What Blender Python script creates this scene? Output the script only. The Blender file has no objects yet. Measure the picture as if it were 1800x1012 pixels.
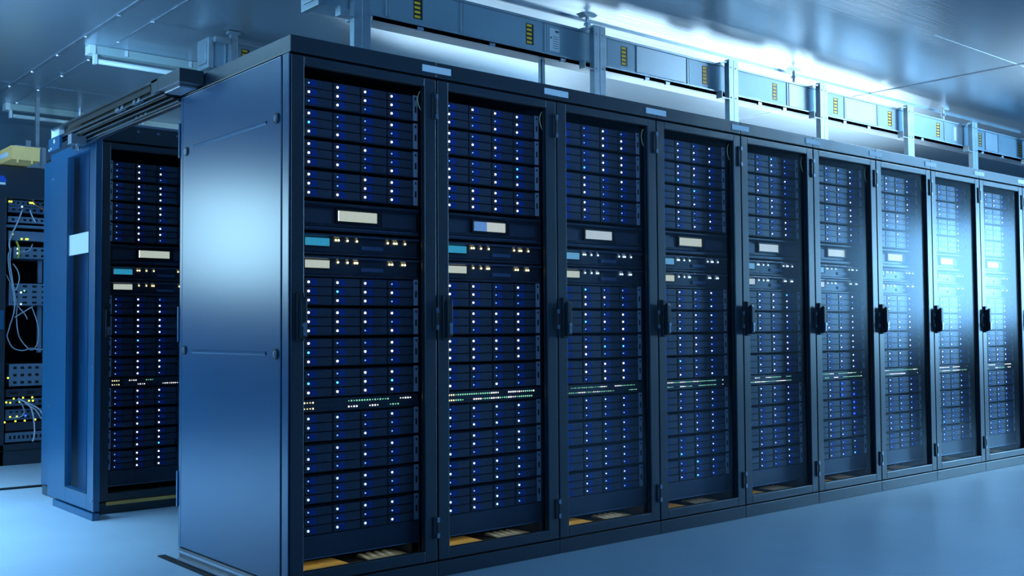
import bpy, bmesh, math, random
from mathutils import Vector, Matrix
random.seed(7)
SC = bpy.context.scene
COL = SC.collection
PI = math.pi

# ------------------------------------------------------------------ camera
def make_camera():
    cam = bpy.data.cameras.new('camera')
    cam.sensor_width = 36.0
    cam.lens = 1845.0 / 1800.0 * 36.0
    cam.clip_end = 100
    o = bpy.data.objects.new('camera', cam)
    COL.objects.link(o)
    yaw, pitch, roll = 0.701404, 0.0399164, -0.00628678
    f = Vector((math.sin(yaw)*math.cos(pitch), math.cos(yaw)*math.cos(pitch), math.sin(pitch)))
    r = f.cross(Vector((0, 0, 1))).normalized()
    u = r.cross(f)
    c, s = math.cos(roll), math.sin(roll)
    r2 = c*r + s*u
    u2 = -s*r + c*u
    m = Matrix((r2, u2, -f)).transposed().to_4x4()
    m.translation = Vector((-1.9519, -3.63657, 1.04440))
    o.matrix_world = m
    SC.camera = o
make_camera()

# ------------------------------------------------------------------ colour management, world
SC.view_settings.view_transform = 'Standard'
SC.view_settings.look = 'None'
SC.view_settings.gamma = 1
SC.view_settings.exposure = 0.0
SC.view_settings.use_curve_mapping = False
W = bpy.data.worlds.new('world')
SC.world = W
W.use_nodes = True
W.node_tree.nodes['Background'].inputs[0].default_value = (0.02, 0.05, 0.10, 1)
W.node_tree.nodes['Background'].inputs[1].default_value = 1.0

# ------------------------------------------------------------------ lamps of the room and added fill lights
def area(name, loc, target, sx, sy, power, col, spread=PI):
    l = bpy.data.lights.new(name, 'AREA')
    l.shape = 'RECTANGLE'
    l.size, l.size_y = sx, sy
    l.energy = power
    l.color = col
    l.spread = spread
    o = bpy.data.objects.new(name, l)
    COL.objects.link(o)
    o.location = loc
    d = Vector(target) - Vector(loc)
    o.rotation_euler = d.to_track_quat('-Z', 'Y').to_euler()
    return o
BLUE = (0.20, 0.52, 1.0)
SOFT = (0.30, 0.62, 1.0)
PALE = (0.62, 0.84, 1.0)
area('lamp_front_right', (11.6, -3.1, 1.75), (5.5, 1.0, 1.6), 1.5, 1.3, 280, (0.27, 0.62, 1.0))
area('fill_front_aisle', (7.0, -1.4, 2.35), (6.0, 0.2, 4.5), 0.7, 0.5, 150, PALE, 1.8)  # added upward fill that brightens the trunking front
area('fill_front_near', (-0.9, -4.4, 2.0), (2.4, 1.0, 2.95), 0.8, 0.8, 13, SOFT, 1.2)  # added fill behind the camera for the near trunking
area('lamp_left_back', (-2.35, 5.0, 1.90), (0.0, 0.5, 1.5), 0.75, 0.85, 42, (0.44, 0.80, 1.0))
area('fill_left_blue', (-4.6, -0.6, 1.9), (0.0, 0.6, 0.9), 1.2, 1.2, 40, (0.05, 0.44, 1.0))  # added blue fill for the near side panel
area('fill_left_up', (-1.6, 1.9, 1.9), (-0.8, 2.9, 3.06), 0.8, 0.8, 52, SOFT, 1.4)  # added upward fill for the left part of the ceiling
area('lamp_aisle_far', (7.4, 2.5, 2.20), (7.4, 2.49, 3.06), 2.8, 1.0, 105, PALE)
area('lamp_aisle_near', (4.7, 2.2, 2.20), (4.7, 2.19, 3.06), 2.0, 0.9, 42, PALE)
area('fill_third_aisle', (4.3, 4.3, 2.10), (4.3, 4.29, 3.06), 2.4, 1.2, 45, PALE)  # added unseen light that gives the ceiling a bright reflection
area('fill_floor_front', (3.5, -3.6, 2.95), (3.5, -3.4, 0), 5.0, 0.5, 80, BLUE, 2.0)  # added fill for the floor in front of the racks
area('fill_floor_left', (-1.9, 3.0, 2.95), (-1.9, 3.01, 0), 1.0, 3.4, 230, SOFT, 1.5)  # added fill for the pale floor at the left
for i in range(10):                       # added warm fill lights brightening the gold strips in the rack floors
    area('fill_base_strip', (i*0.701+.34, .17, .142), (i*0.701+.34, .17, 0), .56, .03, .075 if i < 3 else .028, (1.0, 0.88, 0.60))

# ------------------------------------------------------------------ materials
MATS = {}
def nd(nt, t, **kw):
    n = nt.nodes.new(t)
    for k, v in kw.items():
        setattr(n, k, v)
    return n
def mat(name, col, rough=0.5, metal=0.0, spec=0.5, noise=None, bump=None, emit=None, coat=0):
    """principled material; noise=(scale vector, amount) varies the colour, bump=(scale, strength)"""
    m = bpy.data.materials.new(name)
    m.use_nodes = True
    nt = m.node_tree
    b = nt.nodes['Principled BSDF']
    b.inputs['Base Color'].default_value = (*col, 1)
    b.inputs['Roughness'].default_value = rough
    b.inputs['Metallic'].default_value = metal
    b.inputs['Specular IOR Level'].default_value = spec
    b.inputs['Coat Weight'].default_value = coat
    b.inputs['Coat Roughness'].default_value = rough
    if emit:
        b.inputs['Emission Color'].default_value = (*emit[0], 1)
        b.inputs['Emission Strength'].default_value = emit[1]
    if noise or bump:
        tc = nd(nt, 'ShaderNodeTexCoord')
    if noise:
        mp = nd(nt, 'ShaderNodeMapping'); mp.inputs['Scale'].default_value = noise[0]
        nt.links.new(tc.outputs['Object'], mp.inputs[0])
        n = nd(nt, 'ShaderNodeTexNoise'); n.inputs['Scale'].default_value = 1; n.inputs['Detail'].default_value = 4
        nt.links.new(mp.outputs[0], n.inputs['Vector'])
        r = nd(nt, 'ShaderNodeMapRange')
        r.inputs[1].default_value = 0.25; r.inputs[2].default_value = 0.75
        r.inputs[3].default_value = 1 - noise[1]; r.inputs[4].default_value = 1 + noise[1]
        nt.links.new(n.outputs[0], r.inputs[0])
        mx = nd(nt, 'ShaderNodeVectorMath', operation='SCALE')
        mx.inputs[0].default_value = col
        nt.links.new(r.outputs[0], mx.inputs['Scale'])
        nt.links.new(mx.outputs[0], b.inputs['Base Color'])
        r2 = nd(nt, 'ShaderNodeMapRange')
        r2.inputs[1].default_value = 0.25; r2.inputs[2].default_value = 0.75
        r2.inputs[3].default_value = rough*(1 - noise[1]*.5); r2.inputs[4].default_value = min(1, rough*(1 + noise[1]*.5))
        nt.links.new(n.outputs[0], r2.inputs[0])
        nt.links.new(r2.outputs[0], b.inputs['Roughness'])
    if bump:
        mp = nd(nt, 'ShaderNodeMapping'); mp.inputs['Scale'].default_value = bump[0]
        nt.links.new(tc.outputs['Object'], mp.inputs[0])
        n = nd(nt, 'ShaderNodeTexNoise'); n.inputs['Scale'].default_value = 1
        nt.links.new(mp.outputs[0], n.inputs['Vector'])
        bm_ = nd(nt, 'ShaderNodeBump'); bm_.inputs['Strength'].default_value = bump[1]; bm_.inputs['Distance'].default_value = 0.01
        nt.links.new(n.outputs[0], bm_.inputs['Height'])
        nt.links.new(bm_.outputs[0], b.inputs['Normal'])
    MATS[name] = m
    return m
mat('rack_paint', (0.016, 0.028, 0.045), 0.34, 0.0, 0.6, coat=0.55, noise=((3, 3, 3), .12), bump=((260, 260, 260), .05))
mat('rack_inside', (0.008, 0.010, 0.014), 0.6)
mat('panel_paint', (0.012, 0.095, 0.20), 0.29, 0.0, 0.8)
mat('edge_metal', (0.35, 0.42, 0.55), 0.3, 0.8)
mat('bare_metal', (0.42, 0.48, 0.56), 0.38, 0.85, noise=((8, 8, 8), .15))
mat('galvanised', (0.36, 0.44, 0.50), 0.42, 0.75, noise=((5, 5, 14), .16))
mat('duct_paint', (0.26, 0.38, 0.46), 0.45, 0.35, noise=((1.2, 4, 3), .10))
mat('duct_light', (0.42, 0.50, 0.56), 0.40, 0.5, noise=((2, 4, 3), .10))
mat('ear_metal', (0.45, 0.52, 0.66), 0.45, 0.3)
mat('hole_black', (0.003, 0.003, 0.004), 0.8)
mat('server_dark', (0.030, 0.036, 0.058), 0.36, coat=.35)
mat('slot_blue', (0.10, 0.13, 0.24), 0.35)
mat('latch_blue', (0.008, 0.055, 0.33), 0.35, emit=None)
mat('plastic_black', (0.008, 0.009, 0.011), 0.45)
mat('handle_plastic', (0.014, 0.020, 0.030), 0.4)
mat('plate_pale', (0.80, 0.88, 0.95), 0.5)
mat('white_plate', (0.95, 0.92, 0.88), 0.45)
mat('floor_glow_gold', (0.95, 0.64, 0.18), 0.5, 0.1, noise=((30, 30, 30), .15))  # warm light from under the racks, put into the colour
mat('sill_glow_gold', (1.0, 0.52, 0.14), 0.45)  # warm glow at the rack base, put into the colour
mat('pale_strip', (0.50, 0.54, 0.45), 0.45, 0.2)
mat('yellow_wire', (0.85, 0.80, 0.35), 0.4)
mat('yellow_tray', (1.0, 0.58, 0.20), 0.4, noise=((4, 4, 4), .05))
mat('sticker_black', (0.012, 0.012, 0.010), 0.5)
mat('sticker_yellow', (1.0, 0.58, 0.03), 0.45)
mat('label_white', (0.62, 0.70, 0.76), 0.5)
mat('label_print', (0.05, 0.07, 0.10), 0.6)
mat('sign_blue', (0.01, 0.09, 0.55), 0.4)
mat('cable_grey', (0.40, 0.44, 0.50), 0.5)
mat('cable_white', (0.70, 0.70, 0.78), 0.45)
mat('cable_black', (0.01, 0.011, 0.013), 0.5)
mat('cable_yellow', (0.60, 0.50, 0.05), 0.45)
mat('cable_orange', (0.55, 0.20, 0.10), 0.45)
mat('patch_metal', (0.09, 0.14, 0.22), 0.4, 0.3)
mat('patch_light', (0.20, 0.28, 0.38), 0.4, 0.4)
mat('tube_glass', (0.62, 0.68, 0.66), 0.3)
mat('fixture_body', (0.30, 0.40, 0.40), 0.45)
mat('rubber_black', (0.006, 0.006, 0.007), 0.7)
mat('wall_paint', (0.06, 0.12, 0.17), 0.55, noise=((.6, .6, .6), .15))
mat('led_white', (1, 1, 1), 0.4, emit=((1.0, 0.93, 0.84), 2.2))
mat('led_cool', (1, 1, 1), 0.4, emit=((0.62, 0.86, 1.0), 1.8))
mat('led_dim', (.2, .4, .9), 0.4, emit=((0.16, 0.38, 1.0), 1.6))
mat('led_cyan', (.2, .8, .9), 0.4, emit=((0.10, 0.70, 0.95), 2.4))
mat('led_blue', (.1, .1, 1), 0.4, emit=((0.02, 0.06, 1.0), 5.0))
mat('led_amber', (1, .9, .5), 0.4, emit=((1.0, 0.86, 0.42), 2.0))
mat('led_yellow', (.9, .9, .1), 0.4, emit=((0.75, 0.85, 0.05), 2.5))
mat('led_green', (.3, .9, .5), 0.4, emit=((0.35, 0.85, 0.50), 1.0))
mat('led_off', (.03, .05, .05), 0.4)

def mat_screen(name, c1, c2, strength, split=False):
    m = mat(name, (0.1, 0.1, 0.1), 0.3)
    nt = m.node_tree; b = nt.nodes['Principled BSDF']
    tc = nd(nt, 'ShaderNodeTexCoord')
    mp = nd(nt, 'ShaderNodeMapping'); mp.inputs['Scale'].default_value = (170, 1, 200)
    nt.links.new(tc.outputs['Object'], mp.inputs[0])
    v = nd(nt, 'ShaderNodeTexVoronoi', feature='DISTANCE_TO_EDGE')
    v.inputs['Randomness'].default_value = 0.25; v.inputs['Scale'].default_value = 1
    nt.links.new(mp.outputs[0], v.inputs['Vector'])
    r = nd(nt, 'ShaderNodeMapRange'); r.inputs[1].default_value = 0.02; r.inputs[2].default_value = 0.22
    r.inputs[3].default_value = 0.35; r.inputs[4].default_value = 1.0
    nt.links.new(v.outputs['Distance'], r.inputs[0])
    mx = nd(nt, 'ShaderNodeMix', data_type='RGBA')
    mx.inputs[6].default_value = (*c1, 1); mx.inputs[7].default_value = (*c2, 1)
    if split:
        sx = nd(nt, 'ShaderNodeSeparateXYZ'); nt.links.new(tc.outputs['Object'], sx.inputs[0])
        g = nd(nt, 'ShaderNodeMath', operation='GREATER_THAN'); g.inputs[1].default_value = 0.235
        nt.links.new(sx.outputs[0], g.inputs[0]); nt.links.new(g.outputs[0], mx.inputs[0])
    else:
        n = nd(nt, 'ShaderNodeTexNoise'); n.inputs['Scale'].default_value = 20
        nt.links.new(tc.outputs['Object'], n.inputs['Vector']); nt.links.new(n.outputs[0], mx.inputs[0])
    sc = nd(nt, 'ShaderNodeVectorMath', operation='SCALE')
    nt.links.new(mx.outputs[2], sc.inputs[0]); nt.links.new(r.outputs[0], sc.inputs['Scale'])
    nt.links.new(sc.outputs[0], b.inputs['Emission Color'])
    b.inputs['Emission Strength'].default_value = strength
mat_screen('screen_warm', (0.80, 0.84, 0.66), (0.72, 0.80, 0.68), 0.95)
mat_screen('screen_cool', (0.66, 0.80, 0.86), (0.75, 0.85, 0.88), 0.95)
mat_screen('screen_split', (0.16, 0.36, 0.80), (0.82, 0.86, 0.78), 0.95, True)
mat_screen('screen_blue', (0.03, 0.38, 0.62), (0.05, 0.45, 0.68), 0.95)
mat_screen('screen_sky', (0.14, 0.46, 0.78), (0.20, 0.52, 0.80), 0.95)

def mat_perforated():
    m = mat('perforated', (0.020, 0.024, 0.036), 0.38, coat=.35)
    nt = m.node_tree; b = nt.nodes['Principled BSDF']
    tc = nd(nt, 'ShaderNodeTexCoord')
    mp = nd(nt, 'ShaderNodeMapping'); mp.inputs['Scale'].default_value = (210, 1, 210)
    nt.links.new(tc.outputs['Object'], mp.inputs[0])
    v = nd(nt, 'ShaderNodeTexVoronoi'); v.inputs['Randomness'].default_value = 0.0; v.inputs['Scale'].default_value = 1
    nt.links.new(mp.outputs[0], v.inputs['Vector'])
    r = nd(nt, 'ShaderNodeMapRange'); r.inputs[1].default_value = 0.25; r.inputs[2].default_value = 0.42
    nt.links.new(v.outputs['Distance'], r.inputs[0])
    mx = nd(nt, 'ShaderNodeMix', data_type='RGBA')
    mx.inputs[6].default_value = (0.004, 0.004, 0.006, 1); mx.inputs[7].default_value = (0.075, 0.088, 0.135, 1)
    nt.links.new(r.outputs[0], mx.inputs[0]); nt.links.new(mx.outputs[2], b.inputs['Base Color'])
mat_perforated()

def mat_glass():
    m = bpy.data.materials.new('door_glass'); m.use_nodes = True
    nt = m.node_tree; nt.nodes.clear()
    out = nd(nt, 'ShaderNodeOutputMaterial')
    t = nd(nt, 'ShaderNodeBsdfTransparent'); t.inputs[0].default_value = (0.90, 0.93, 0.96, 1)
    g = nd(nt, 'ShaderNodeBsdfGlossy'); g.inputs['Roughness'].default_value = 0.22
    g.inputs[0].default_value = (0.85, 0.93, 1, 1)
    fr = nd(nt, 'ShaderNodeFresnel'); fr.inputs['IOR'].default_value = 1.45
    mr = nd(nt, 'ShaderNodeMath', operation='MULTIPLY'); mr.inputs[1].default_value = 0.05
    nt.links.new(fr.outputs[0], mr.inputs[0])
    mx = nd(nt, 'ShaderNodeMixShader')
    nt.links.new(mr.outputs[0], mx.inputs[0]); nt.links.new(t.outputs[0], mx.inputs[1]); nt.links.new(g.outputs[0], mx.inputs[2])
    nt.links.new(mx.outputs[0], out.inputs[0])
    MATS['door_glass'] = m
mat_glass()

def mat_ceiling():
    m = mat('ceiling_steel', (0.50, 0.61, 0.70), 0.32, 0.85)
    nt = m.node_tree; b = nt.nodes['Principled BSDF']
    tc = nd(nt, 'ShaderNodeTexCoord')
    mp = nd(nt, 'ShaderNodeMapping'); mp.inputs['Scale'].default_value = (0.5, 60, 1)
    nt.links.new(tc.outputs['Object'], mp.inputs[0])
    n = nd(nt, 'ShaderNodeTexNoise'); n.inputs['Scale'].default_value = 1; n.inputs['Detail'].default_value = 3
    nt.links.new(mp.outputs[0], n.inputs['Vector'])
    bp = nd(nt, 'ShaderNodeBump'); bp.inputs['Strength'].default_value = 0.35; bp.inputs['Distance'].default_value = 0.006
    nt.links.new(n.outputs[0], bp.inputs['Height'])
    # shallow pressed ribs running along the panels
    mp2 = nd(nt, 'ShaderNodeMapping'); mp2.inputs['Scale'].default_value = (0.15, 3.2, 1)
    nt.links.new(tc.outputs['Object'], mp2.inputs[0])
    n2 = nd(nt, 'ShaderNodeTexNoise'); n2.inputs['Scale'].default_value = 1
    nt.links.new(mp2.outputs[0], n2.inputs['Vector'])
    bp2 = nd(nt, 'ShaderNodeBump'); bp2.inputs['Strength'].default_value = 0.15; bp2.inputs['Distance'].default_value = 0.02
    nt.links.new(n2.outputs[0], bp2.inputs['Height']); nt.links.new(bp.outputs[0], bp2.inputs['Normal'])
    nt.links.new(bp2.outputs[0], b.inputs['Normal'])
mat_ceiling()

def mat_floor():
    m = mat('floor_vinyl', (0.30, 0.42, 0.50), 0.38)
    nt = m.node_tree; b = nt.nodes['Principled BSDF']
    tc = nd(nt, 'ShaderNodeTexCoord')
    br = nd(nt, 'ShaderNodeTexBrick'); br.offset = 0.0
    br.inputs['Scale'].default_value = 1.0
    br.inputs['Brick Width'].default_value = 0.72; br.inputs['Row Height'].default_value = 0.72
    br.inputs['Mortar Size'].default_value = 0.0015; br.inputs['Mortar Smooth'].default_value = 0.3
    br.inputs['Color1'].default_value = (0.33, 0.43, 0.50, 1); br.inputs['Color2'].default_value = (0.35, 0.45, 0.52, 1)
    br.inputs['Mortar'].default_value = (0.27, 0.36, 0.42, 1)
    nt.links.new(tc.outputs['Object'], br.inputs['Vector'])
    n = nd(nt, 'ShaderNodeTexNoise'); n.inputs['Scale'].default_value = 1.2; n.inputs['Detail'].default_value = 5
    nt.links.new(tc.outputs['Object'], n.inputs['Vector'])
    mr = nd(nt, 'ShaderNodeMapRange'); mr.inputs[1].default_value = .3; mr.inputs[2].default_value = .7; mr.inputs[3].default_value = .93; mr.inputs[4].default_value = 1.07
    nt.links.new(n.outputs[0], mr.inputs[0])
    sc = nd(nt, 'ShaderNodeVectorMath', operation='SCALE')
    nt.links.new(br.outputs['Color'], sc.inputs[0]); nt.links.new(mr.outputs[0], sc.inputs['Scale'])
    nt.links.new(sc.outputs[0], b.inputs['Base Color'])
mat_floor()

# ------------------------------------------------------------------ mesh helpers
class MB:
    def __init__(s): s.v = []; s.f = []; s.mi = []; s.cur = 0
    def box(s, x0, x1, y0, y1, z0, z1):
        n = len(s.v)
        s.v += [(x0,y0,z0),(x1,y0,z0),(x1,y1,z0),(x0,y1,z0),(x0,y0,z1),(x1,y0,z1),(x1,y1,z1),(x0,y1,z1)]
        for f in ((0,3,2,1),(4,5,6,7),(0,1,5,4),(1,2,6,5),(2,3,7,6),(3,0,4,7)):
            s.f.append(tuple(n+i for i in f)); s.mi.append(s.cur)
        return s
    def prism(s, pts, axis, a, b):
        """closed polygon pts extruded along axis ('x','y','z') from a to b"""
        n = len(s.v); k = len(pts)
        for t in (a, b):
            for p, q in pts:
                s.v.append((t,p,q) if axis == 'x' else (p,t,q) if axis == 'y' else (p,q,t))
        s.f.append(tuple(n+i for i in range(k))); s.mi.append(s.cur)
        s.f.append(tuple(n+k+i for i in reversed(range(k)))); s.mi.append(s.cur)
        for i in range(k):
            j = (i+1) % k
            s.f.append((n+i, n+k+i, n+k+j, n+j)); s.mi.append(s.cur)
        return s
    def cyl(s, c, axis, r, a, b, n=12, r2=None):
        r2 = r if r2 is None else r2
        m = len(s.v)
        for t, rr in ((a, r), (b, r2)):
            for i in range(n):
                w = 2*PI*i/n; p = c[0]+rr*math.cos(w); q = c[1]+rr*math.sin(w)
                s.v.append((t,p,q) if axis == 'x' else (p,t,q) if axis == 'y' else (p,q,t))
        s.f.append(tuple(m+i for i in range(n))); s.mi.append(s.cur)
        s.f.append(tuple(m+n+i for i in reversed(range(n)))); s.mi.append(s.cur)
        for i in range(n):
            j = (i+1) % n
            s.f.append((m+i, m+n+i, m+n+j, m+j)); s.mi.append(s.cur)
        return s
    def tube(s, pts, r, n=8, smooth=4):
        P = [Vector(p) for p in pts]
        if smooth > 1 and len(P) > 2:
            Q = []
            for i in range(len(P)-1):
                p0 = P[max(i-1,0)]; p1 = P[i]; p2 = P[i+1]; p3 = P[min(i+2,len(P)-1)]
                for k in range(smooth):
                    t = k/smooth
                    Q.append(0.5*((2*p1)+(p2-p0)*t+(2*p0-5*p1+4*p2-p3)*t*t+(3*p1-p0-3*p2+p3)*t**3))
            Q.append(P[-1]); P = Q
        m = len(s.v)
        for i, p in enumerate(P):
            d = (P[min(i+1,len(P)-1)]-P[max(i-1,0)]).normalized()
            a = d.orthogonal() if abs(d.y) > .95 else d.cross(Vector((0,1,0)))
            a.normalize(); b = d.cross(a)
            for k in range(n):
                w = 2*PI*k/n
                s.v.append(tuple(p + r*(math.cos(w)*a+math.sin(w)*b)))
        for i in range(len(P)-1):
            for k in range(n):
                j = (k+1) % n
                s.f.append((m+i*n+k, m+i*n+j, m+(i+1)*n+j, m+(i+1)*n+k)); s.mi.append(s.cur)
        s.f.append(tuple(m+k for k in reversed(range(n)))); s.mi.append(s.cur)
        s.f.append(tuple(m+(len(P)-1)*n+k for k in range(n))); s.mi.append(s.cur)
        return s
    def mesh(s, name, mats):
        me = bpy.data.meshes.new(name)
        me.from_pydata(s.v, [], s.f)
        bm = bmesh.new(); bm.from_mesh(me); bmesh.ops.recalc_face_normals(bm, faces=bm.faces); bm.to_mesh(me); bm.free()
        for m in ([mats] if isinstance(mats, str) else mats): me.materials.append(MATS[m])
        for p, i in zip(me.polygons, s.mi): p.material_index = i
        return me
    def build(s, name, mats, parent=None, bevel=0, smooth=False, loc=None):
        me = s.mesh(name, mats)
        if smooth:
            for p in me.polygons: p.use_smooth = len(p.vertices) == 4
        o = bpy.data.objects.new(name, me); COL.objects.link(o)
        if parent: o.parent = parent
        if loc: o.location = loc
        if bevel:
            b = o.modifiers.new('bevel', 'BEVEL'); b.width = bevel; b.segments = 2; b.limit_method = 'ANGLE'
        return o
def frame(mb, x0, x1, z0, z1, y0, y1, l, r, b, t):
    """rectangular frame in the xz plane with the four borders l r b t"""
    mb.box(x0, x0+l, y0, y1, z0, z1).box(x1-r, x1, y0, y1, z0, z1)
    mb.box(x0+l, x1-r, y0, y1, z0, z0+b).box(x0+l, x1-r, y0, y1, z1-t, z1)
    return mb
def tag(o, label, cat, group=None, kind=None):
    if label: o['label'] = label
    if cat: o['category'] = cat
    if group: o['group'] = group
    if kind: o['kind'] = kind
    return o
def thing(name, loc, label, cat, group=None):
    o = bpy.data.objects.new(name, None); COL.objects.link(o)
    o.empty_display_size = .1; o.location = loc
    return tag(o, label, cat, group)
def struct(name, mb, m, **kw):
    o = mb.build(name, m, **kw); o['kind'] = 'structure'; return o
KIDS = {}
def kids(o):
    if o.name not in KIDS: KIDS[o.name] = list(o.children)
    return KIDS[o.name]
def copy_tree(o, parent=None):
    c = o.copy(); COL.objects.link(c)
    if parent: c.parent = parent
    for ch in kids(o): copy_tree(ch, c)
    return c

# ------------------------------------------------------------------ the room
X0, X1, Y0, Y1, ZC = -6.0, 13.0, -6.5, 6.75, 3.06
struct('floor', MB().box(X0, X1, Y0, Y1, -0.1, 0.0), 'floor_vinyl')
struct('ceiling', MB().box(X0, X1, Y0, Y1, ZC, ZC+0.1), 'ceiling_steel')
struct('wall_back', MB().box(X0, X1, Y1, Y1+0.1, -0.1, ZC+0.1), 'wall_paint')
struct('wall_front', MB().box(X0, X1, Y0-0.1, Y0, -0.1, ZC+0.1), 'wall_paint')
struct('wall_left', MB().box(X0-0.1, X0, Y0, Y1, -0.1, ZC+0.1), 'wall_paint')
struct('wall_right', MB().box(X1, X1+0.1, Y0, Y1, -0.1, ZC+0.1), 'wall_paint')
# cover strips on the ceiling seams, with rivets
n = 0
for x, w, riv in ((0.40, 0.030, True), (0.62, 0.008, True), (6.2, 0.035, False)):
    n += 1
    m = MB().box(x-w/2, x+w/2, Y0, Y1, ZC-0.006, ZC)
    if riv:
        y = Y0+.2
        while y < Y1:
            m.cyl((x, y), 'z', 0.011, ZC-0.014, ZC-0.004, 8, r2=0.014); y += 0.62
    struct('trim_%d' % n, m, 'bare_metal')
for y, xa, xb, w in ((-0.04, 4.9, X1, .010), (5.35, X0, 6.1, .012), (-1.35, 4.9, X1, .008), (2.95, 6.3, X1, .008)):
    n += 1
    struct('trim_%d' % n, MB().box(xa, xb, y-w/2, y+w/2, ZC-0.0006, ZC), 'duct_paint')

# ------------------------------------------------------------------ the racks
RW, RD, RH = 0.701, 1.042, 2.2
GRP_RACK = 'glass-doored racks of the long front row'
ORD = ['first', 'second', 'third', 'fourth', 'fifth', 'sixth', 'seventh', 'eighth', 'ninth', 'tenth']
def make_rack(ztop=RH, header=0.0705, side=False):
    """local origin at the bottom left front corner"""
    r = thing('server_rack', (0, 0, 0), 'x', 'rack')
    zh = ztop - header
    c = MB()
    c.box(0.002, 0.02, 0.045, RD-.004, 0.0665, zh).box(RW-.02, RW-.002, 0.045, RD-.004, 0.0665, zh)     # side sheets
    c.box(0.02, RW-.02, RD-.02, RD-.004, 0.0665, zh)                                  # back sheet
    c.box(0.02, RW-.02, 0.045, RD-.02, 0.0665, 0.080).box(0.02, RW-.02, .045, RD-.02, zh-.02, zh)
    c.build('cabinet', 'rack_inside', r)
    c = MB().box(0.001, RW-.001, 0.0, RD, zh+.004, ztop)
    c.build('header_panel', 'rack_paint', r, bevel=.0025)
    c = MB().box(0.001, RW-.001, 0.0, RD, 0.0, 0.0645)
    c.build('plinth', 'rack_paint', r, bevel=.0025)
    # 19 inch posts
    c = MB().box(0.052, 0.0755, 0.088, 0.14, 0.0805, zh-.0205).box(0.066, 0.0755, 0.088, .55, .0805, zh-.0205)
    c.build('mounting_rail', 'server_dark', r)
    c = MB().box(0.6625, 0.678, 0.088, 0.14, 0.0805, zh-.0205).box(0.6625, 0.665, 0.083, .55, .0805, zh-.0205)
    c.build('mounting_rail', 'server_dark', r)
    # blanking sheet below the servers
    c = MB().box(0.078, 0.660, 0.082, 0.09, 0.148, 0.2345).box(.078, .660, .078, .092, .143, .149)
    b = c.build('blanking_panel', 'perforated', r)
    c = MB().box(.078, .658, .0765, .078, .1445, .1475); c.build('panel_edge_glint', 'edge_metal', b)  # bright line painted in for the highlight on the lower edge
    # warm light through the rack floor painted as a gold strip, and vent slots
    c = MB().box(0.03, 0.34, 0.095, 0.27, 0.0805, 0.092); c.build('floor_glow', 'floor_glow_gold', r)
    c = MB().box(0.46, 0.64, 0.11, 0.26, 0.0805, 0.088)
    f = c.build('vent_plate', 'pale_strip', r)
    c = MB()
    for k in range(4):
        xx = .43+.04*k
        c.prism([(xx, .10), (xx+.016, .10), (xx+.046, .25), (xx+.030, .25)], 'z', .088, .0935)
    c.build('vent_slat', 'label_white', f)
    # yellow wire loop at the top right
    c = MB().tube([(0.665, .042, 2.082), (.645, .040, 2.075), (.630, .036, 2.055), (.625, .034, 2.032), (.633, .036, 2.008), (.648, .04, 1.99), (.662, .042, 1.982)], .0022, 6)
    c.build('wire_loop', 'yellow_wire', r, smooth=True)
    # door
    c = frame(MB(), 0.004, RW-.004, 0.0715, zh-.006, 0.0, 0.030, 0.058, 0.060, 0.045, 0.036)
    d = c.build('door', 'rack_paint', r, bevel=.003)
    c = MB().box(0.060, RW-.062, 0.016, 0.020, 0.114, zh-.040)
    c.build('door_glass', 'door_glass', d)
    c = frame(MB(), .060, RW-.062, .114, zh-.040, .010, .016, .004, .004, .004, .004)
    c.build('glass_gasket', 'rubber_black', d)
    # swing handle with a key barrel
    c = MB().box(0.024, 0.058, -0.012, 0.0, 1.005, 1.195)
    c.prism([(-.012, 1.165), (-.034, 1.18), (-.040, 1.165), (-.040, 1.02), (-.012, 1.012)], 'x', .028, .054)
    h = c.build('door_handle', 'handle_plastic', d, bevel=.003)
    c = MB().cyl((.041, 1.068), 'y', .010, -.046, -.038, 14).box(.035, .047, -.044, -.038, 1.028, 1.060)
    c.build('key_barrel', 'edge_metal', h)
    # hinges on the right stile
    for z0, z1 in ((1.950, 2.062), (1.045, 1.142), (.165, .255)):
        c = MB().box(RW-.028, RW-.006, -.008, .0, z0, z1).cyl((RW-.006, -.006), 'z', .0055, z0, z1, 10)
        h = c.build('hinge', 'handle_plastic', d, bevel=.0015)
        for za in (z0+.002, z1-.022):
            MB().box(RW-.012, RW+.001, -.0125, -.0075, za, za+.020).build('hinge_cap', 'edge_metal', h)
    if side:
        c = MB().box(-.007, 0.002, 0.062, RD-.035, 0.072, zh-.006)
        # pressed stiffening bead as a raised rib
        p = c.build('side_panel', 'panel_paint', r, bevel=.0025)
        for z in (1.880, .957):
            m_ = MB().prism([(-.007, z-.008), (-.0115, z-.003), (-.0115, z+.003), (-.007, z+.008)], 'y', .182, .890)
            m_.build('pressed_bead', 'panel_paint', p)
        MB().box(-.0085, -.0065, .064, RD-.037, zh-.0095, zh-.0065).build('top_edge_glint', 'edge_metal', p)  # pale strip standing in for the highlight along the panel top
        for y, z in ((.095, 1.883), (.966, 1.868), (.097, .956), (.972, .962)):
            l = MB().cyl((y, z), 'x', .021, -.013, -.006, 20).build('panel_lock', 'handle_plastic', p)
            MB().cyl((y, z), 'x', .013, -.0155, -.012, 16).box(-.0175, -.015, y-.003, y+.003, z-.009, z+.009).build('lock_core', 'edge_metal', l)
        MB().box(-.004, .001, .004, .055, .0665, zh).build('corner_post', 'panel_paint', r, bevel=.002)
        MB().box(-.004, .001, RD-.028, RD, .0665, zh).build('corner_post', 'panel_paint', r, bevel=.002)
        q = MB().box(-.012, .001, .05, RD-.01, .010, .020).box(-.009, .001, .03, RD-.01, .045, .056)
        q.build('plinth_ledge', 'edge_metal', r)
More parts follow.
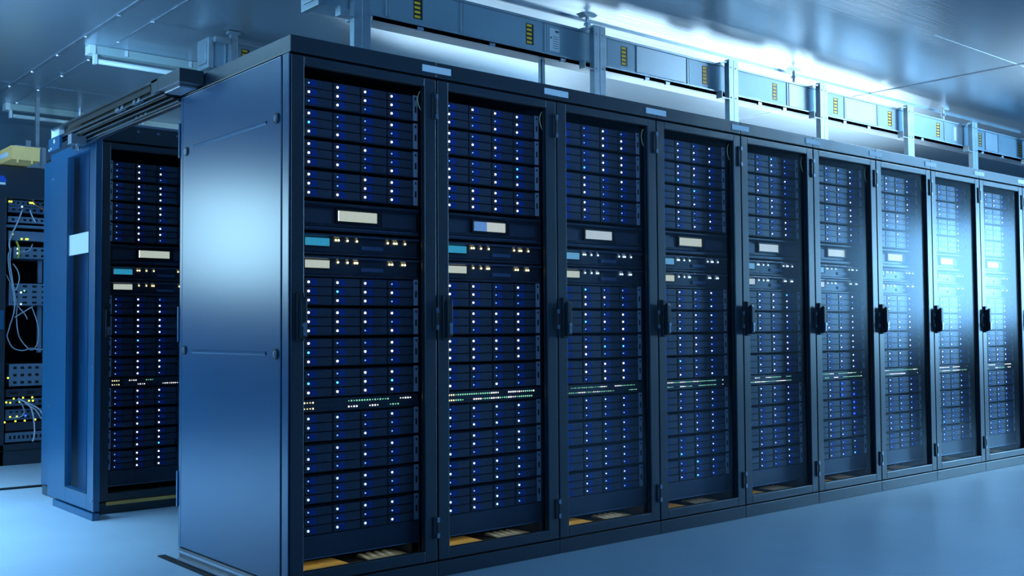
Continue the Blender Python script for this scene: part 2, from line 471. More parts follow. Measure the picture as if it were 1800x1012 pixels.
        # dark floor sweep sticking out under the plinth
        MB().box(-.035, .0, -.02, RD+.16, .0, .006).build('floor_sweep', 'rubber_black', r)
        for z0 in (.25, 1.0, 1.85):
            MB().box(-.010, .0, RD, RD+.012, z0, z0+.16).build('rear_hinge', 'panel_paint', r)
    return r

racks = []
base_rack = make_rack(side=True)
tag(base_rack, 'nearest rack of the long row, showing its bright blue side panel', 'rack', GRP_RACK)
plain = make_rack()
racks.append((base_rack, 'nearest rack'))
for i in range(1, 10):
    o = plain if i == 1 else copy_tree(plain)
    o.location = (i*RW, 0, 0)
    if i < 9:
        tag(o, 'tall dark blue glass-doored server rack, %s from the near end of the long row' % ORD[i], 'rack', GRP_RACK)
        racks.append((o, '%s rack' % ORD[i]))
    else:
        tag(o, 'last rack of the long row, cut off by the right picture edge', 'rack', GRP_RACK)
# pale label plates across the joints of the header panels
pl = MB().box(-.076, .076, -.003, 0.0, -.0145, .0145).mesh('label_plate', 'plate_pale')
for i in range(1, 10):
    o = bpy.data.objects.new('label_plate', pl); COL.objects.link(o)
    o.location = (i*RW, 0, 2.166)
    tag(o, 'blank pale plate on the header above the joint, %s from the left' % ORD[i-1], 'label plate', 'blank label plates along the row header')

# the rack across the aisle
R2 = (0.135, 2.53)
rack2 = make_rack(ztop=2.27, header=0.11)
rack2.location = (R2[0], R2[1], 0)
tag(rack2, 'dark open-looking rack across the aisle, seen behind the sliding door track', 'rack', 'racks of the row across the aisle')
MB().box(-.006, .0, .0, RD, .07, 2.15).build('side_panel', 'panel_paint', rack2)
m = MB()
for k in range(5):
    m.cyl((.10+.12*k, 2.235), 'y', .008, -.006, 0, 8)
m.build('header_screw', 'edge_metal', rack2)
MB().box(.001, RW-.001, -.006, .012, 2.262, 2.276).build('header_lip', 'edge_metal', rack2)
MB().box(.002, .012, -.004, .0, .075, 2.15).build('door_edge_glint', 'edge_metal', rack2)  # highlight on the left frame edge, built as a bright strip
MB().box(.05, RW-.03, -.014, .0, .050, .068).build('sill_glow', 'sill_glow_gold', rack2)  # warm light at the door bottom, painted as a gold strip

# ------------------------------------------------------------------ servers
GAP = .132
def led_mesh(name, m, r):
    b = MB().cyl((0, 0), 'y', r, -.0022, .001, 10, r2=r)
    return b.mesh(name, m)
LEDS = {'w': led_mesh('status_light', 'led_white', .0050), 'c': led_mesh('status_light', 'led_cool', .0048),
        'd': led_mesh('status_light', 'led_dim', .0032), 'y': led_mesh('status_light', 'led_cyan', .0046),
        'b': led_mesh('status_light', 'led_blue', .0058), 's': led_mesh('status_light', 'led_cool', .0034),
        'm': led_mesh('status_light', 'led_cool', .0042), 'n': led_mesh('status_light', 'led_white', .0042)}
CADDY = MB().box(.0, .126, .0, .03, .0, .0335).box(.004, .020, -.002, .0, .003, .0305).box(.055, .122, -.0025, .0, .004, .0295).mesh('drive_caddy', 'perforated')
LATCH = MB().prism([(.024, .004), (.058, .004), (.052, .0295), (.024, .0295)], 'y', -.004, -.0002).mesh('latch', 'latch_blue')
def add(name, me, parent, loc=(0, 0, 0)):
    o = bpy.data.objects.new(name, me); COL.objects.link(o); o.parent = parent; o.location = loc; return o
def ear_mesh(x, h):
    b = MB(); b.box(x, x+.024, 0, .006, .002, h-.010)
    b.cur = 1
    b.box(x+.009, x+.016, -.001, .0, h-.030, h-.020).box(x+.008, x+.016, -.001, .0, h*.30, h*.52)
    return b.mesh('rack_ear', ['ear_metal', 'hole_black'])
CH = MB().box(.0, .528, .03, .72, .0, .111).box(-.0015, .0, .002, .03, 0, .111).box(.527, .529, .002, .03, 0, .111)
for k in range(1, 4): CH.box(GAP*k-.0035, GAP*k-.0015, .001, .03, .0, .111)
CH.box(0, .528, .004, .03, -.001, .0005)
CHM = CH.mesh('chassis', 'server_dark')
EARL, EARR = ear_mesh(-.026, .1228), ear_mesh(.5295, .1228)
def make_storage():
    r = thing('storage_server', (0, 0, 0), 'x', 'server')
    add('chassis', CHM, r); add('rack_ear', EARL, r); add('rack_ear', EARR, r)
    for row in range(3):
        for col in range(4):
            cd = add('drive_caddy', CADDY, r, (.002+GAP*col, 0, .0365*(2-row)+.0015))
            add('latch', LATCH, cd)
            add('status_light', LEDS['w'], cd, (.0185, -.0022, .0167))
    return r
def light_pattern(o, weights):
    for ch in o.children:
        pass
def make_bezel():
    r = thing('rack_server', (0, 0, 0), 'x', 'server')
    h = .1228
    b = MB().box(-.026, .556, .012, .72, .004, h-.004)
    b.prism([(.012, h-.004), (-.012, h-.004), (-.012, h-.012), (.004, h-.024), (.012, h-.024)], 'x', -.026, .556)
    b.prism([(.012, .004), (-.008, .004), (-.008, .018), (.012, .026)], 'x', -.026, .556)
    b.build('chassis', 'server_dark', r, bevel=.001)
    frame(MB(), .146, .352, .040, .098, -.006, .012, .008, .008, .007, .007).build('screen_frame', 'plastic_black', r)
    MB().box(.0, .128, .004, .012, .034, .088).box(.372, .53, .004, .012, .034, .088).build('side_grille', 'perforated', r)
    MB().box(.002, .520, -.0095, -.008, .0145, .0175).build('lip_line', 'slot_blue', r)
    return r
def make_thin():
    r = thing('rack_server', (0, 0, 0), 'x', 'server')
    h = .092
    b = MB().box(-.026, .556, .010, .70, .004, h-.004)
    b.prism([(.010, h-.004), (-.010, h-.004), (-.014, h-.012), (.002, h-.020), (.010, h-.020)], 'x', -.026, .556)
    b.prism([(.010, .004), (-.004, .004), (-.004, .012), (.010, .018)], 'x', -.026, .556)
    b.build('chassis', 'server_dark', r, bevel=.001)
    MB().box(-.024, .554, -.0150, -.0125, h-.0125, h-.0105).build('lip_line', 'slot_blue', r)
    frame(MB(), .0, .125, .034, .076, .0, .010, .006, .006, .005, .005).build('screen_frame', 'plastic_black', r)
    MB().box(.270, .378, .004, .010, .030, .046).build('drive_slot', 'slot_blue', r)
    return r
def make_switch():
    r = thing('network_switch', (0, 0, 0), 'x', 'switch')
    b = MB().box(-.026, .556, .004, .45, .0, .052)
    b.build('chassis', 'server_dark', r, bevel=.001)
    return r
def switch_lights(r, seed, far):
    rnd = random.Random(seed)
    for z in (.0375, .0140):
        on = {'led_white': MB(), 'led_green': MB(), 'led_amber': MB(), 'led_off': MB()}
        x = .006; mode = 'led_white'
        k = 0
        while x < .515:
            if k % 4 == 0:
                mode = rnd.choice(['led_white', 'led_green', 'led_off', 'led_green', 'led_off', 'led_white'])
                if x < .05 and not far: mode = 'led_amber'
            s = ((.0030 if rnd.random() < .7 else .0020)*(.72 if far else 1)) if mode != 'led_off' else .0014
            on[mode].box(x-s*.8, x+s*.8, .001, .005, z-s, z+s)
            x += .0127; k += 1
        for mname, mb in on.items():
            if mb.v: mb.build('port_lights', mname, r)
DOT = {}
def dot(parent, x, z, m, y=-.001, r=.0052):
    k = (m, r)
    if k not in DOT: DOT[k] = led_mesh('status_light', m, r)
    return add('status_light', DOT[k], parent, (x, y, z))

proto = make_storage()
used = [False]
ZT = [2.0607, 1.938, 1.815, 1.692, 1.2607, 1.1385, 1.0155, .8925, .7165, .594, .471, .3485]
BLK = ['upper', 'middle', 'lower']
NTH = ['top', 'second', 'third', 'bottom']
def fill_rack(x0, y0, where, idx, seed):
    rnd = random.Random(seed)
    def place(o, z, label, group, cat='server'):
        o.location = (x0+.104, y0+.080, z)
        tag(o, label, cat, group)
    for k, zt in enumerate(ZT):
        o = proto if not used[0] else copy_tree(proto)
        used[0] = True
        place(o, zt-.1110, 'black blue-latched storage server, %s of the %s block in the %s' % (NTH[k % 4], BLK[k//4], where),
              'storage servers with blue drive latches')
        leds = [(c, s) for c in list(COL_children(o)) if c.name.startswith('drive_caddy') for s in COL_children(c) if s.name.startswith('status_light')]
        for n_, (c, s) in enumerate(leds):
            col = round(c.location.x/GAP)
            t = rnd.random()
            dimp = [.25, .33, .5, .4][col] if idx else [.18, .35, .35, .4][col]
            if idx == -1: dimp = [.95, .2, .35, .2][col]
            if k >= 8 and idx < 3 and idx >= 0: key = 'c' if t > .45 else 'd'
            elif t < dimp: key = 'd'
            elif t < dimp+.04: key = 'y'
            elif idx >= 3: key = 'c' if t < .7 else 'w'
            else: key = 'w'
            if idx == 5 and 8 <= k <= 9 and col in (2, 3) and t > .45: key = 'b'
            if idx >= 3 and key in 'cw': key = 'm' if key == 'c' else 'n'
            if idx >= 2 and k >= 8 and key in 'cmnw': key = 's'
            s.data = LEDS[key]
    o = copy_tree(PB); place(o, 1.4452, 'two-unit black server with a lit centre screen in the %s' % where, 'screened servers in the racks')
    scr = ['screen_warm', 'screen_split', 'screen_cool', 'screen_warm', 'screen_cool', 'screen_warm', 'screen_cool', 'screen_cool', 'screen_cool', 'screen_warm'][idx]
    s = MB().box(.163, .345, .000, .006, .0475, .0900).build('screen', scr, o)
    if idx <= 0: MB().box(.157, .1605, -.001, .006, .0475, .0900).build('screen_bar', 'led_white', o)
    for j, (z, nm) in enumerate(((1.349, 'blue'), (1.259, 'white'))):
        o = copy_tree(PT); place(o, z, 'slim black server with a lit %s corner screen in the %s' % (nm, where), 'screened servers in the racks')
        sm = ('screen_blue' if idx < 2 else 'screen_sky') if j == 0 else 'screen_warm' if idx < 4 else 'screen_cool'
        MB().box(.007, .119, .003, .008, .040, .071).build('screen', sm, o)
        lm = 'led_amber' if idx < 2 else 'led_cool'
        a = [.150, .163, .205, .250, .402, .434, .446, .490] if j == 0 else [.160, .205, .240, .251, .410, .424, .476, .489]
        for x in a: dot(o, x, .065-.0, lm, y=.006, r=.0048 if idx < 5 else .0042)
    o = copy_tree(PS); place(o, .722, 'slim switch with two rows of tiny port lights in the %s' % where, 'switches between the server blocks', 'switch')
    switch_lights(o, seed+5, idx > 1)
CH_CACHE = {}
def COL_children(o): return o.children
PB, PT, PS = make_bezel(), make_thin(), make_switch()
bpy.context.view_layer.update()
for i in range(9):
    fill_rack(i*RW, 0.0, racks[i][1], i, 100+i*7)
fill_rack(R2[0], R2[1], 'rack across the aisle', -1, 991)
for p in (PB, PT, PS):                     # the three patterns themselves are not part of the room
    for ch in list(p.children): bpy.data.objects.remove(ch)
    bpy.data.objects.remove(p)

# ------------------------------------------------------------------ busbar trunking over the long row
DY = 1.0
def make_sticker(parent, x, z, y, h=.125, w=.058):
    s = MB().box(x-w/2, x+w/2, y-.0015, y, z-h/2, z+h/2).build('warning_sticker', 'sticker_black', parent)
    m_ = MB(); k = 5; p = h/k
    for i in range(k):
        zc = z-h/2+p*(i+.5)
        m_.box(x-w/2+.004, x+w/2-.016, y-.003, y-.0015, zc-p*.27, zc+p*.27)
    m_.build('yellow_bars', 'sticker_yellow', s)
    return s
def make_duct(xa, xb, y, z0, z1, depth, stickers, seams, label, group):
    r = thing('busbar_trunking', (0, 0, 0), label, 'busbar trunking', group)
    MB().box(xa, xb, y, y+depth, z0, z1).build('casing', 'duct_paint', r, bevel=.003)
    c = MB().box(xa, xb, y-.012, y+.004, z1-.004, z1+.010).box(xa+.25, xb, y-.012, y+depth, z0-.016, z0-.002)
    c.build('edge_flange', 'galvanised', r)
    MB().box(xa-.012, xa+.022, y-.010, y+depth+.01, z0-.012, z1+.012).box(xa-.02, xa-.012, y+.02, y+depth-.02, z0+.02, z1-.02).build('end_cap', 'galvanised', r, bevel=.003)
    for a in seams:
        MB().box(a-.006, a+.006, y-.006, y, z0+.006, z1-.006).box(a+.016, a+.020, y-.004, y, z0+.006, z1-.006).build('joint_cover', 'duct_light', r)
    for a in stickers: make_sticker(r, a, (z0+z1)/2, y)
    return r
duct = make_duct(0.70, 10.2, DY, 2.705, 2.890, .16,
    [1.308, 2.115, 2.921, 3.725, 4.529, 5.328, 6.132, 6.941, 7.727, 8.554],
    [1.10, 1.60, 2.235, 2.75, 3.54, 4.05, 4.68, 5.45, 5.94, 7.05, 8.09, 8.9],
    'long grey busbar trunking with yellow striped stickers above the near row', 'overhead busbar trunkings')
for a, b in ((3.03, 3.52), (4.70, 4.93), (5.46, 5.90), (7.82, 8.06)):
    MB().box(a, b, DY-.007, DY, 2.712, 2.884).build('joint_cover', 'duct_light', duct, bevel=.002)
# channel under the trunking carrying it
c = MB().box(1.0, 10.2, DY-.03, DY+.01, 2.668, 2.690).box(1.0, 10.2, DY-.03, DY-.025, 2.668, 2.700)
c.build('carrier_channel', 'galvanised', duct)
for x in (1.3, 1.8, 2.35, 3.1, 3.3, 4.3, 4.6, 5.4, 5.75, 6.6, 7.7, 8.1):
    MB().box(x-.02, x+.02, DY-.036, DY-.02, 2.66, 2.682).build('channel_clip', 'bare_metal', duct)
np_ = MB().box(2.273, 2.353, DY-.002, DY, 2.727, 2.866).build('name_plate', 'label_white', duct)
c = MB().box(2.318, 2.348, DY-.003, DY-.002, 2.843, 2.855).box(2.279, 2.290, DY-.003, DY-.002, 2.802, 2.812)
for k in range(6): c.box(2.300, 2.344, DY-.003, DY-.002, 2.745+.014*k, 2.748+.014*k)
c.build('printed_lines', 'label_print', np_)
MB().box(7.22, 7.27, DY-.002, DY, 2.735, 2.86).build('name_plate', 'label_white', duct)

# posts standing on the racks
def make_post():
    r = thing('support_post', (0, 0, 0), 'x', 'post')
    h = .715
    p = [(-.050, .0), (-.0015, .0), (-.001, .004), (.001, .004), (.0015, .0), (.050, .0), (.050, .04), (-.050, .04)]
    MB().prism(p, 'z', 0, h).build('channel', 'galvanised', r, bevel=.0015)
    for z in (.14, .45, .66):
        for x in (-.026, .026):
            MB().cyl((x, z), 'y', .006, -.005, .001, 8).build('bolt', 'bare_metal', r)
    MB().box(-.07, .07, -.01, .06, .0, .006).build('foot_plate', 'galvanised', r)
    MB().prism([(.0, h-.01), (.0, h+.0), (-.13, h-.030), (-.13, h-.040)], 'y', .01, .06).build('top_bracket', 'galvanised', r)
    MB().box(-.13, -.045, .0, .05, .435, .441).box(-.13, -.124, .0, .05, .441, .485).build('shelf_bracket', 'galvanised', r)
    return r
post = make_post()
PX = [0.895, 2.606, 3.920, 5.022, 6.303, 7.431, 8.60]
for i, x in enumerate(PX):
    o = post if i == 0 else copy_tree(post)
    o.location = (x, .905, RH)
    if i == 0:
        for ch in o.children: pass
    tag(o, 'galvanised channel post from the rack tops to the trunking, %s from the left' % ORD[i], 'post', 'channel posts carrying the trunking')
r = thing('threaded_rod', (2.225, 1.02, RH), 'thin grey strut hanging below the trunking between the first two posts', 'strut')
MB().box(-.014, .014, -.014, -.010, 0, .465).box(-.014, -.010, -.014, .014, 0, .465).box(.010, .014, -.014, .014, 0, .465).build('strut', 'galvanised', r)

# ceiling rail and its hangers
r = thing('ceiling_rail', (0, 1.22, ZC), 'thin grey rail fixed under the ceiling along the trunking', 'rail')
MB().box(.75, 10.2, -.008, .008, -.016, .0).build('rail', 'galvanised', r)
r = thing('ceiling_cable', (0, 1.17, 2.905), 'dark bundle of cable lying along the top of the trunking', 'cable')
m = MB()
for a, b in ((1.9, 3.05), (3.55, 3.8), (4.0, 4.62), (5.3, 6.3), (6.4, 8.6)):
    m.tube([(a, 0, 0), ((a+b)/2, 0, .008), (b, 0, 0)], .018, 8)
m.build('bundle', 'cable_black', r, smooth=True)
def make_hanger():
    r = thing('ceiling_hanger', (0, 0, 0), 'x', 'hanger')
    MB().prism([(-.07, .0), (.07, .0), (.03, -.022), (-.03, -.022)], 'y', -.03, .03).build('ceiling_plate', 'galvanised', r)
    MB().cyl((0, 0), 'z', .012, -.16, -.02, 10).build('rod', 'bare_metal', r)
    MB().cyl((0, 0), 'z', .024, -.075, -.055, 6).build('nut', 'bare_metal', r)
    MB().box(-.035, .035, -.03, .03, -.165, -.155).build('clamp', 'galvanised', r)
    return r
hg = make_hanger()
for i, x in enumerate((2.72, 4.96, 7.29, 9.14)):
    o = hg if i == 0 else copy_tree(hg)
    o.location = (x, 1.13, ZC)
    tag(o, 'small steel ceiling hanger clamping the trunking, %s from the left' % ORD[i], 'hanger', 'hangers above the trunking')

# second trunking over the row across the aisle
d2 = make_duct(0.985, 4.0, 2.95, 2.815, 2.995, .16, [1.243, 2.05], [1.095], 'short visible end of grey trunking behind the nearest rack top', 'overhead busbar trunkings')
for ch in d2.children:
    pass
r = thing('support_post', (1.13, 2.885, 2.27), 'slim galvanised post in front of the far trunking end', 'post')
MB().box(-.026, .026, .0, .04, .0, .775).build('channel', 'galvanised', r, bevel=.002)
MB().box(-.040, .040, -.01, .04, .765, .785).box(-.13, -.02, .0, .04, .70, .735).build('top_bracket', 'galvanised', r)

# ------------------------------------------------------------------ sliding aisle door and its track
t = thing('sliding_door_track', (0, 0, 0), 'black sliding door track bridging the aisle between the two rows', 'door track')
MB().box(-.115, -.003, .79, 1.036, 2.145, 2.205).build('track_cover', 'rack_paint', t, bevel=.002)
MB().box(-.115, .03, 1.046, 2.60, 2.194, 2.205).box(-.115, -.109, 1.036, 1.12, 2.145, 2.205).build('track_cover', 'rack_paint', t)
MB().box(-.070, -.064, 1.046, 2.60, 2.128, 2.194).build('back_plate', 'plastic_black', t)
m = MB(); m.box(-.117, -.113, 1.12, 2.30, 2.158, 2.182)
y = 1.125
while y < 2.29:
    m.box(-.118, -.113, y, y+.010, 2.182, 2.190); y += .0185
m.build('toothed_strip', 'plastic_black', t)
MB().box(-.002, .030, 1.046, 2.60, 2.105, 2.192).build('track_beam', 'rack_paint', t, bevel=.002)
MB().box(-.115, -.112, .795, 1.12, 2.1435, 2.1465).build('cover_edge', 'edge_metal', t)
for x, z in ((-.100, 2.144), (-.078, 2.134), (-.040, 2.122), (-.014, 2.112)):
    MB().box(x-.0018, x+.0018, 1.05 if x < -.09 else 1.046, 2.58, z, z+.004).build('rail', 'edge_metal', t)
    MB().box(x+.0018, x+.014, 1.05, 2.58, z+.002, z+.016).build('rail_body', 'plastic_black', t)
MB().box(-.090, -.012, .85, 1.02, 2.134, 2.1445).build('rail_seat', 'bare_metal', t, bevel=.002)
MB().box(-.012, -.003, 1.62, 2.04, 2.112, 2.146).build('damper', 'patch_light', t, bevel=.002)
m = MB()
for y in (1.30, 1.36, 1.52, 1.58, 1.60):
    m.cyl((y, 2.156), 'x', .014, -.105, -.085, 12).box(-.10, -.085, y+.016, y+.032, 2.142, 2.160)
m.build('carriage_roller', 'bare_metal', t)
m = MB()
for y in (1.44, 1.50, 1.56): m.box(-.014, -.006, y, y+.024, 2.118, 2.138)
m.build('stop_block', 'bare_metal', t)
e = MB().box(-.12, -.105, 2.44, 2.64, 2.075, 2.150).build('end_plate', 'panel_paint', t, bevel=.002)
MB().cyl((2.535, 2.125), 'x', .012, -.122, -.119, 16).build('plate_disc', 'white_plate', e)
m = MB()
for y, z in ((2.625, 2.085), (2.59, 2.09)): m.cyl((y, z), 'x', .006, -.123, -.12, 8)
m.build('plate_screw', 'white_plate', e)
MB().box(-.10, -.02, 2.52, 2.66, 2.150, 2.215).build('drive_box', 'plate_pale', t, bevel=.003)
MB().box(-.10, -.02, 2.30, 2.36, 2.085, 2.14).cyl((-.06, 2.33), 'z', .008, 2.05, 2.09, 8).build('hanger_bolt', 'bare_metal', t)
MB().prism([(.93, 2.150), (.955, 2.150), (.962, 2.192), (.93, 2.185)], 'x', -.06, -.045).build('end_stop', 'panel_paint', t)

d = thing('sliding_door', (.05, 0, 0), 'blue framed sliding aisle door with narrow glass pane, standing open', 'sliding door')
Y_A, Y_B, Z_A, Z_B = 2.345, 3.17, .050, 2.150
gy0, gy1, gz0, gz1 = 2.455, 2.832, .142, 2.088
c = MB().box(-.0, .035, Y_A, gy0, Z_A, Z_B).box(0, .035, gy1, Y_B, Z_A, Z_B).box(0, .035, gy0, gy1, Z_A, gz0).box(0, .035, gy0, gy1, gz1, Z_B)
c.build('door_frame', 'panel_paint', d, bevel=.0025)
MB().box(.014, .018, gy0, gy1, gz0, gz1).build('glass_pane', 'door_glass', d)
MB().box(.010, .0135, gy0, gy1, 1.502, 1.622).build('white_plate', 'white_plate', d)
c = MB().box(-.002, .0, gy0-.004, gy0, gz0, gz1).box(-.002, 0, gy1, gy1+.004, gz0, gz1).box(-.002, 0, gy0, gy1, gz0-.004, gz0)
c.build('glass_gasket', 'rubber_black', d)
MB().box(-.004, .002, Y_A-.003, Y_A+.004, Z_A, Z_B).build('edge_seal', 'edge_metal', d)
MB().box(-.004, .034, Y_A, 3.05, .0, .040).build('bottom_guide', 'panel_paint', d, bevel=.002)
m = MB()
for y, z in ((2.36, .11), (3.155, .60), (2.36, .85), (3.12, 1.99)): m.cyl((y, z), 'x', .008, -.006, 0, 8)
m.build('frame_screw', 'edge_metal', d)
# backing sheet of the far row seen through the pane is the rack side panel itself

# ------------------------------------------------------------------ network rack at the far left
NX, NY = .272, 5.30
nr = thing('network_rack', (NX, NY, 0), 'open-fronted dark network rack full of patch leads at the left edge', 'rack')
NW = .74
c = MB().box(0, NW, 0, .9, 2.12, 2.375).box(0, .073, 0, .03, .0, 2.12).box(NW-.06, NW, 0, .03, 0, 2.12).box(0, NW, 0, .9, .0, .165)
c.build('frame', 'rack_paint', nr, bevel=.003)
MB().box(0, .012, .03, .9, .16, 2.12).box(NW-.012, NW, .03, .9, .16, 2.12).box(0, NW, .88, .9, .16, 2.12).build('cabinet', 'rack_inside', nr)
MB().box(.02, .72, -.004, .0, .112, .118).build('plinth_seam', 'rubber_black', nr)
MB().box(.025, .058, -.022, .0, 1.075, 1.225).build('door_handle', 'panel_paint', nr, bevel=.003)
s = MB()
pts = [(.0, 2.262)] + [(.035-.04*math.cos(a*PI/12), 2.262+.045*math.sin(a*PI/12)) for a in range(13)]
pts = [(.033-.030*math.cos(a*PI/12)+.005, 2.245+.048*math.sin(a*PI/12)) for a in range(13)]
s.prism(pts, 'y', -.003, 0); s = s.build('blue_sign', 'sign_blue', nr)
MB().box(.008, .062, -.003, 0, 2.222, 2.240).build('sign_strip', 'white_plate', s)
m = MB()
for z0, z1 in ((1.45, 1.638), (.885, 1.262)):
    m.box(.345, .375, .10, .13, z0, z1)
m.build('cable_post', 'patch_light', nr)
MB().box(.40, .408, -.002, .0, 1.95, 2.10).build('edge_light', 'edge_metal', nr)
def equip(z0, z1, label, mname, holes, ls=(), cat='network device', name='network_switch', x0=.095):
    r = thing(name, (NX, NY+.05, 0), label, cat, 'devices in the network rack')
    MB().box(x0, NW-.08, 0, .35, z0, z1).build('chassis', mname, r, bevel=.002)
    if holes:
        m_ = MB(); cols, rows = holes
        for i in range(cols):
            for j in range(rows):
                cx = x0+.03+(NW-.08-x0-.04)*i/cols; cz = z0+(z1-z0)*(j+.5)/rows
                hh = (z1-z0)/rows*.18
                m_.box(cx, cx+(NW-.2-x0)/cols*.55, -.002, .001, cz-hh, cz+hh)
        m_.build('port_block', 'hole_black', r)
    for x, z, mm in ls: dot(r, x, z, mm, y=-.004, r=.007)
    return r
def zz(py): return 2.375-(py-290)*.004487
Y = 'led_yellow'
equip(zz(359), zz(348.5), 'topmost thin switch with yellow lights in the network rack', 'patch_metal', (14, 1), [(.104, zz(352), Y), (.12, zz(352), Y), (.26, zz(352), Y), (.275, zz(352), Y), (.29, zz(353), Y)])
equip(zz(371), zz(360), 'thin patch panel just below the topmost switch', 'patch_metal', (10, 1), [(.20, zz(360), 'led_cool')], 'patch panel', 'network_patch_unit')
equip(zz(389), zz(378), 'pale edged shelf unit, third from the top in the network rack', 'patch_light', (12, 1), (), 'patch panel', 'network_patch_unit')
equip(zz(398), zz(393), 'thin pale shelf edge in the upper network rack', 'patch_light', None, (), 'shelf', 'rack_shelf', .07)
equip(zz(421), zz(404), 'plain grey-blue box with yellow lights below the shelf', 'patch_light', None, [(.13, zz(410), Y), (.20, zz(418), Y), (.235, zz(418), Y), (.245, zz(418), Y)], x0=.10)
equip(zz(453), zz(432), 'patch panel with dark port blocks below the grey box', 'patch_light', (8, 2), [(.17, zz(436), 'led_cool'), (.17, zz(444), 'led_cool')], 'patch panel', 'network_patch_unit', .14)
equip(zz(537), zz(498), 'large four-row patch panel in the middle of the network rack', 'patch_light', (7, 4), [(.20, zz(514), 'led_cool'), (.225, zz(511), 'led_green'), (.20, zz(535), 'led_cool')], 'patch panel', 'network_patch_unit', .11)
equip(zz(681), zz(642), 'grey-blue switch with two port rows and a frame bracket', 'patch_light', (9, 3), [(.11, zz(666), Y)], x0=.12)
equip(zz(700), zz(686), 'dark unit with round fan grilles below the grey-blue switch', 'server_dark', (4, 1), [(.155, zz(703), Y), (.225, zz(702), Y), (.295, zz(702), Y)])
equip(zz(716), zz(704), 'switch where the pale leads are plugged in', 'patch_metal', (12, 1), [(.10, zz(709), Y), (.13, zz(710), Y), (.20, zz(709), Y), (.27, zz(708), Y), (.30, zz(708), Y)])
equip(zz(741), zz(722), 'switch with a bright blue light low in the network rack', 'patch_metal', (12, 2), [(.245, zz(734), 'led_blue'), (.13, zz(735), Y), (.18, zz(735), Y)])
equip(zz(760), zz(745), 'dark unit with four yellow lights near the bottom', 'server_dark', None, [(.09, zz(744), Y), (.17, zz(743), Y), (.24, zz(743), Y), (.32, zz(742), Y)])
equip(zz(780), zz(763), 'lowest pale panel in the network rack', 'patch_light', (16, 1), (), 'patch panel', 'network_patch_unit')
CAB = 'patch leads in the network rack'
NC = [0]
def cable(pts, label, m='cable_grey', r=.0045, y=5.318, name='patch_cable'):
    NC[0] += 1
    y = 5.339-.0075*(NC[0] % 7)
    o = MB().tube([(x+.010, y, z) for k, (x, z) in enumerate(pts)], r, 8, 5).build(name, m, smooth=True)
    tag(o, label, 'cable', CAB)
cable([(.347, 1.509), (.382, 1.429), (.426, 1.294), (.427, 1.158), (.446, 1.022), (.506, .931), (.550, .908), (.584, .953), (.596, 1.021), (.582, 1.136), (.541, 1.250)], 'grey lead hanging in the largest loop below the large patch panel')
cable([(.353, 1.023), (.388, .942), (.43, .912), (.48, .905), (.537, .921), (.61, .907), (.653, .943)], 'grey lead sagging across the bottom of the large loop')
cable([(.370, 1.70), (.354, 1.654), (.368, 1.519), (.390, 1.429), (.400, 1.339), (.405, 1.226), (.377, 1.113), (.353, 1.023)], 'grey lead running down the left side of the rack', r=.005)
cable([(.376, 1.72), (.366, 1.62), (.382, 1.50), (.398, 1.40), (.410, 1.30), (.402, 1.20)], 'second grey lead beside the left rail, higher up')
cable([(.388, 1.596), (.423, 1.543), (.436, 1.475), (.416, 1.398), (.399, 1.384)], 'short grey lead curving out above the large patch panel')
cable([(.451, 2.031), (.418, 1.929), (.377, 1.836), (.357, 1.767), (.362, 1.699)], 'grey lead slanting down from the upper patch panels', r=.006)
cable([(.462, 2.031), (.436, 1.95), (.40, 1.86), (.372, 1.79), (.37, 1.70)], 'pale lead beside the slanting one at the top left', 'cable_white', r=.004)
cable([(.520, 2.035), (.535, 1.99), (.562, 1.94)], 'short pale lead below the top units', 'cable_white', r=.005)
cable([(.415, 1.279), (.45, 1.24), (.49, 1.19), (.505, 1.155)], 'loose grey lead end below the large patch panel')
cable([(.410, 1.17), (.47, 1.21), (.546, 1.259)], 'grey lead rising to the right below the large patch panel')
cable([(.439, .526), (.478, .457), (.487, .411), (.462, .377), (.394, .372)], 'grey lead looping between the lower switches')
cable([(.439, .526), (.520, .468), (.551, .394), (.565, .271), (.558, .20), (.550, .176)], 'pale lilac lead dropping to the rack bottom', 'cable_white', .0055)
cable([(.500, .491), (.589, .438), (.629, .381), (.669, .342)], 'upper of two white leads sweeping right', 'cable_white', .006)
cable([(.500, .480), (.581, .425), (.621, .360), (.669, .316)], 'lower of two white leads sweeping right', 'cable_white', .006, 5.30)
cable([(.540, 2.120), (.558, 2.085), (.598, 2.060), (.650, 2.045)], 'orange lead at the topmost switch', 'cable_orange', .0045)
cable([(.416, 1.779), (.437, 1.725), (.438, 1.671), (.426, 1.640)], 'yellow lead bundle left of the patch panel', 'cable_yellow', .008)
cable([(.536, 1.76), (.52, 1.72), (.49, 1.70), (.455, 1.695)], 'short grey lead above the port-block patch panel')

# yellow fibre tray over the network rack
yt = thing('cable_tray', (.297, 5.0, 2.384), 'yellow fibre cable tray above the network rack', 'cable tray')
TW, TH, TL = .208, .108, 1.55
c = MB().box(0, TW, 0, TL, 0, .006).box(0, .006, 0, TL, 0, TH).box(TW-.006, TW, 0, TL, 0, TH).box(0, TW, 0, .006, 0, TH)
c.build('trough', 'yellow_tray', yt, bevel=.003)
MB().box(-.004, TW+.004, -.004, TL, TH-.012, TH).build('lid_rim', 'yellow_tray', yt, bevel=.002)
for x in (.045, .15): MB().box(x-.006, x+.006, -.004, .010, -.022, .010).build('clip', 'yellow_tray', yt)
MB().box(-.006, -.001, .10, .30, .035, .070).build('label', 'label_white', yt)
tr = thing('busbar_trunking', (.70, 5.75, 2.46), 'grey trunking piece beyond the yellow tray', 'busbar trunking', 'overhead busbar trunkings')
MB().box(-.18, 1.6, 0, .15, 0, .165).build('casing', 'duct_light', tr, bevel=.003)
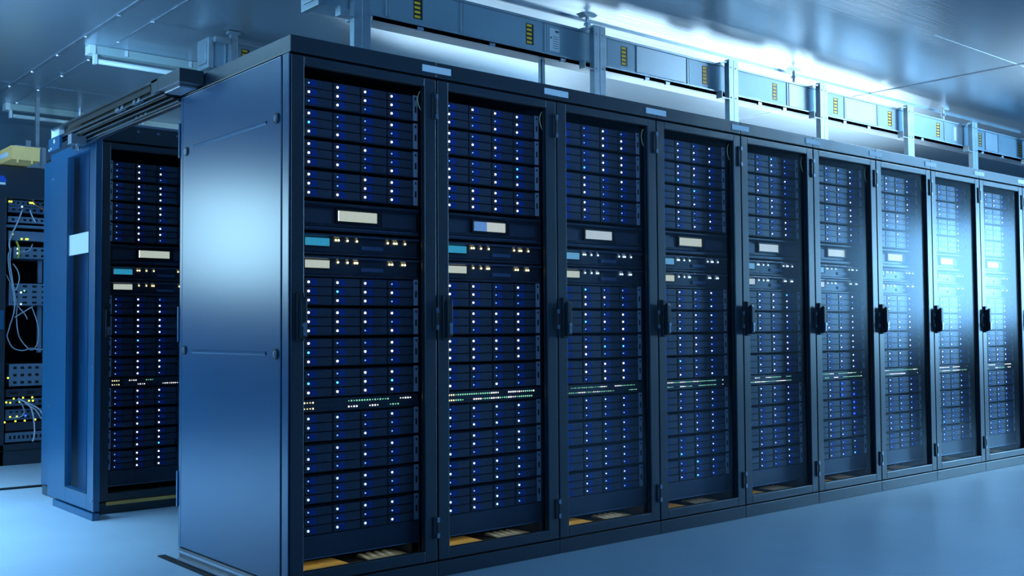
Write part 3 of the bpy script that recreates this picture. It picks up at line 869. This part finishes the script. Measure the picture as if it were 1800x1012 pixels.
MB().box(-.18, 1.6, -.01, .16, -.016, 0).build('edge_flange', 'galvanised', tr)
MB().box(.02, .035, -.008, 0, .0, .16).build('joint_cover', 'edge_metal', tr)
MB().box(-.10, -.06, -.02, .0, -.085, .21).build('hanger_strap', 'galvanised', tr)
MB().box(.0, .03, .06, .09, .165, .60).build('hanger_strap', 'galvanised', tr)
MB().box(.8, .83, .06, .09, .165, .60).build('hanger_strap', 'galvanised', tr)

o = MB().tube([(-2.5, 3.96, .008), (-1.0, 3.95, .008), (.0, 3.93, .008), (.6, 3.90, .008)], .008, 8).build('floor_cable', 'cable_black', smooth=True)
tag(o, 'thin black cable lying straight across the pale floor at the left', 'cable')

# ------------------------------------------------------------------ fluorescent battens
def make_batten(L):
    r = thing('fluorescent_batten', (0, 0, 0), 'x', 'ceiling light')
    MB().prism([(-.045, .0), (.045, .0), (.036, -.055), (-.036, -.055)], 'x', 0, L).build('body', 'fixture_body', r, bevel=.003)
    MB().box(-.01, .03, -.05, .05, -.06, .0).build('end_cap', 'tube_glass', r)
    t_ = MB().cyl((0, -.10), 'x', .018, .06, L-.06, 14).build('tube', 'tube_glass', r, smooth=True)
    for x in (.03, L-.05): MB().box(x, x+.022, -.02, .02, -.122, -.05).build('lamp_holder', 'label_white', r)
    for k in range(4):
        x = L*(k+.5)/4
        MB().box(x, x+.02, -.048, -.040, -.045, -.002).build('body_clip', 'label_white', r)
    return r
b1 = make_batten(1.9)
spots = [((.50, 3.86), 'unlit fluorescent batten under the ceiling, directly left of the far trunking end'),
         ((.56, 6.22), 'unlit fluorescent batten far back above the sliding door track end')]
for i, ((x, y), lab) in enumerate(spots):
    o = b1 if i == 0 else copy_tree(b1)
    o.location = (x, y, ZC-.001)
    tag(o, lab, 'ceiling light', 'unlit ceiling battens')
r = thing('ceiling_clamp', (1.17, 6.15, ZC), 'small steel ceiling clamp beside the farther batten', 'clamp')
MB().cyl((0, 0), 'z', .012, -.16, .0, 8).build('rod', 'bare_metal', r)
MB().box(-.02, .03, -.03, .03, -.09, -.06).build('nut', 'bare_metal', r)
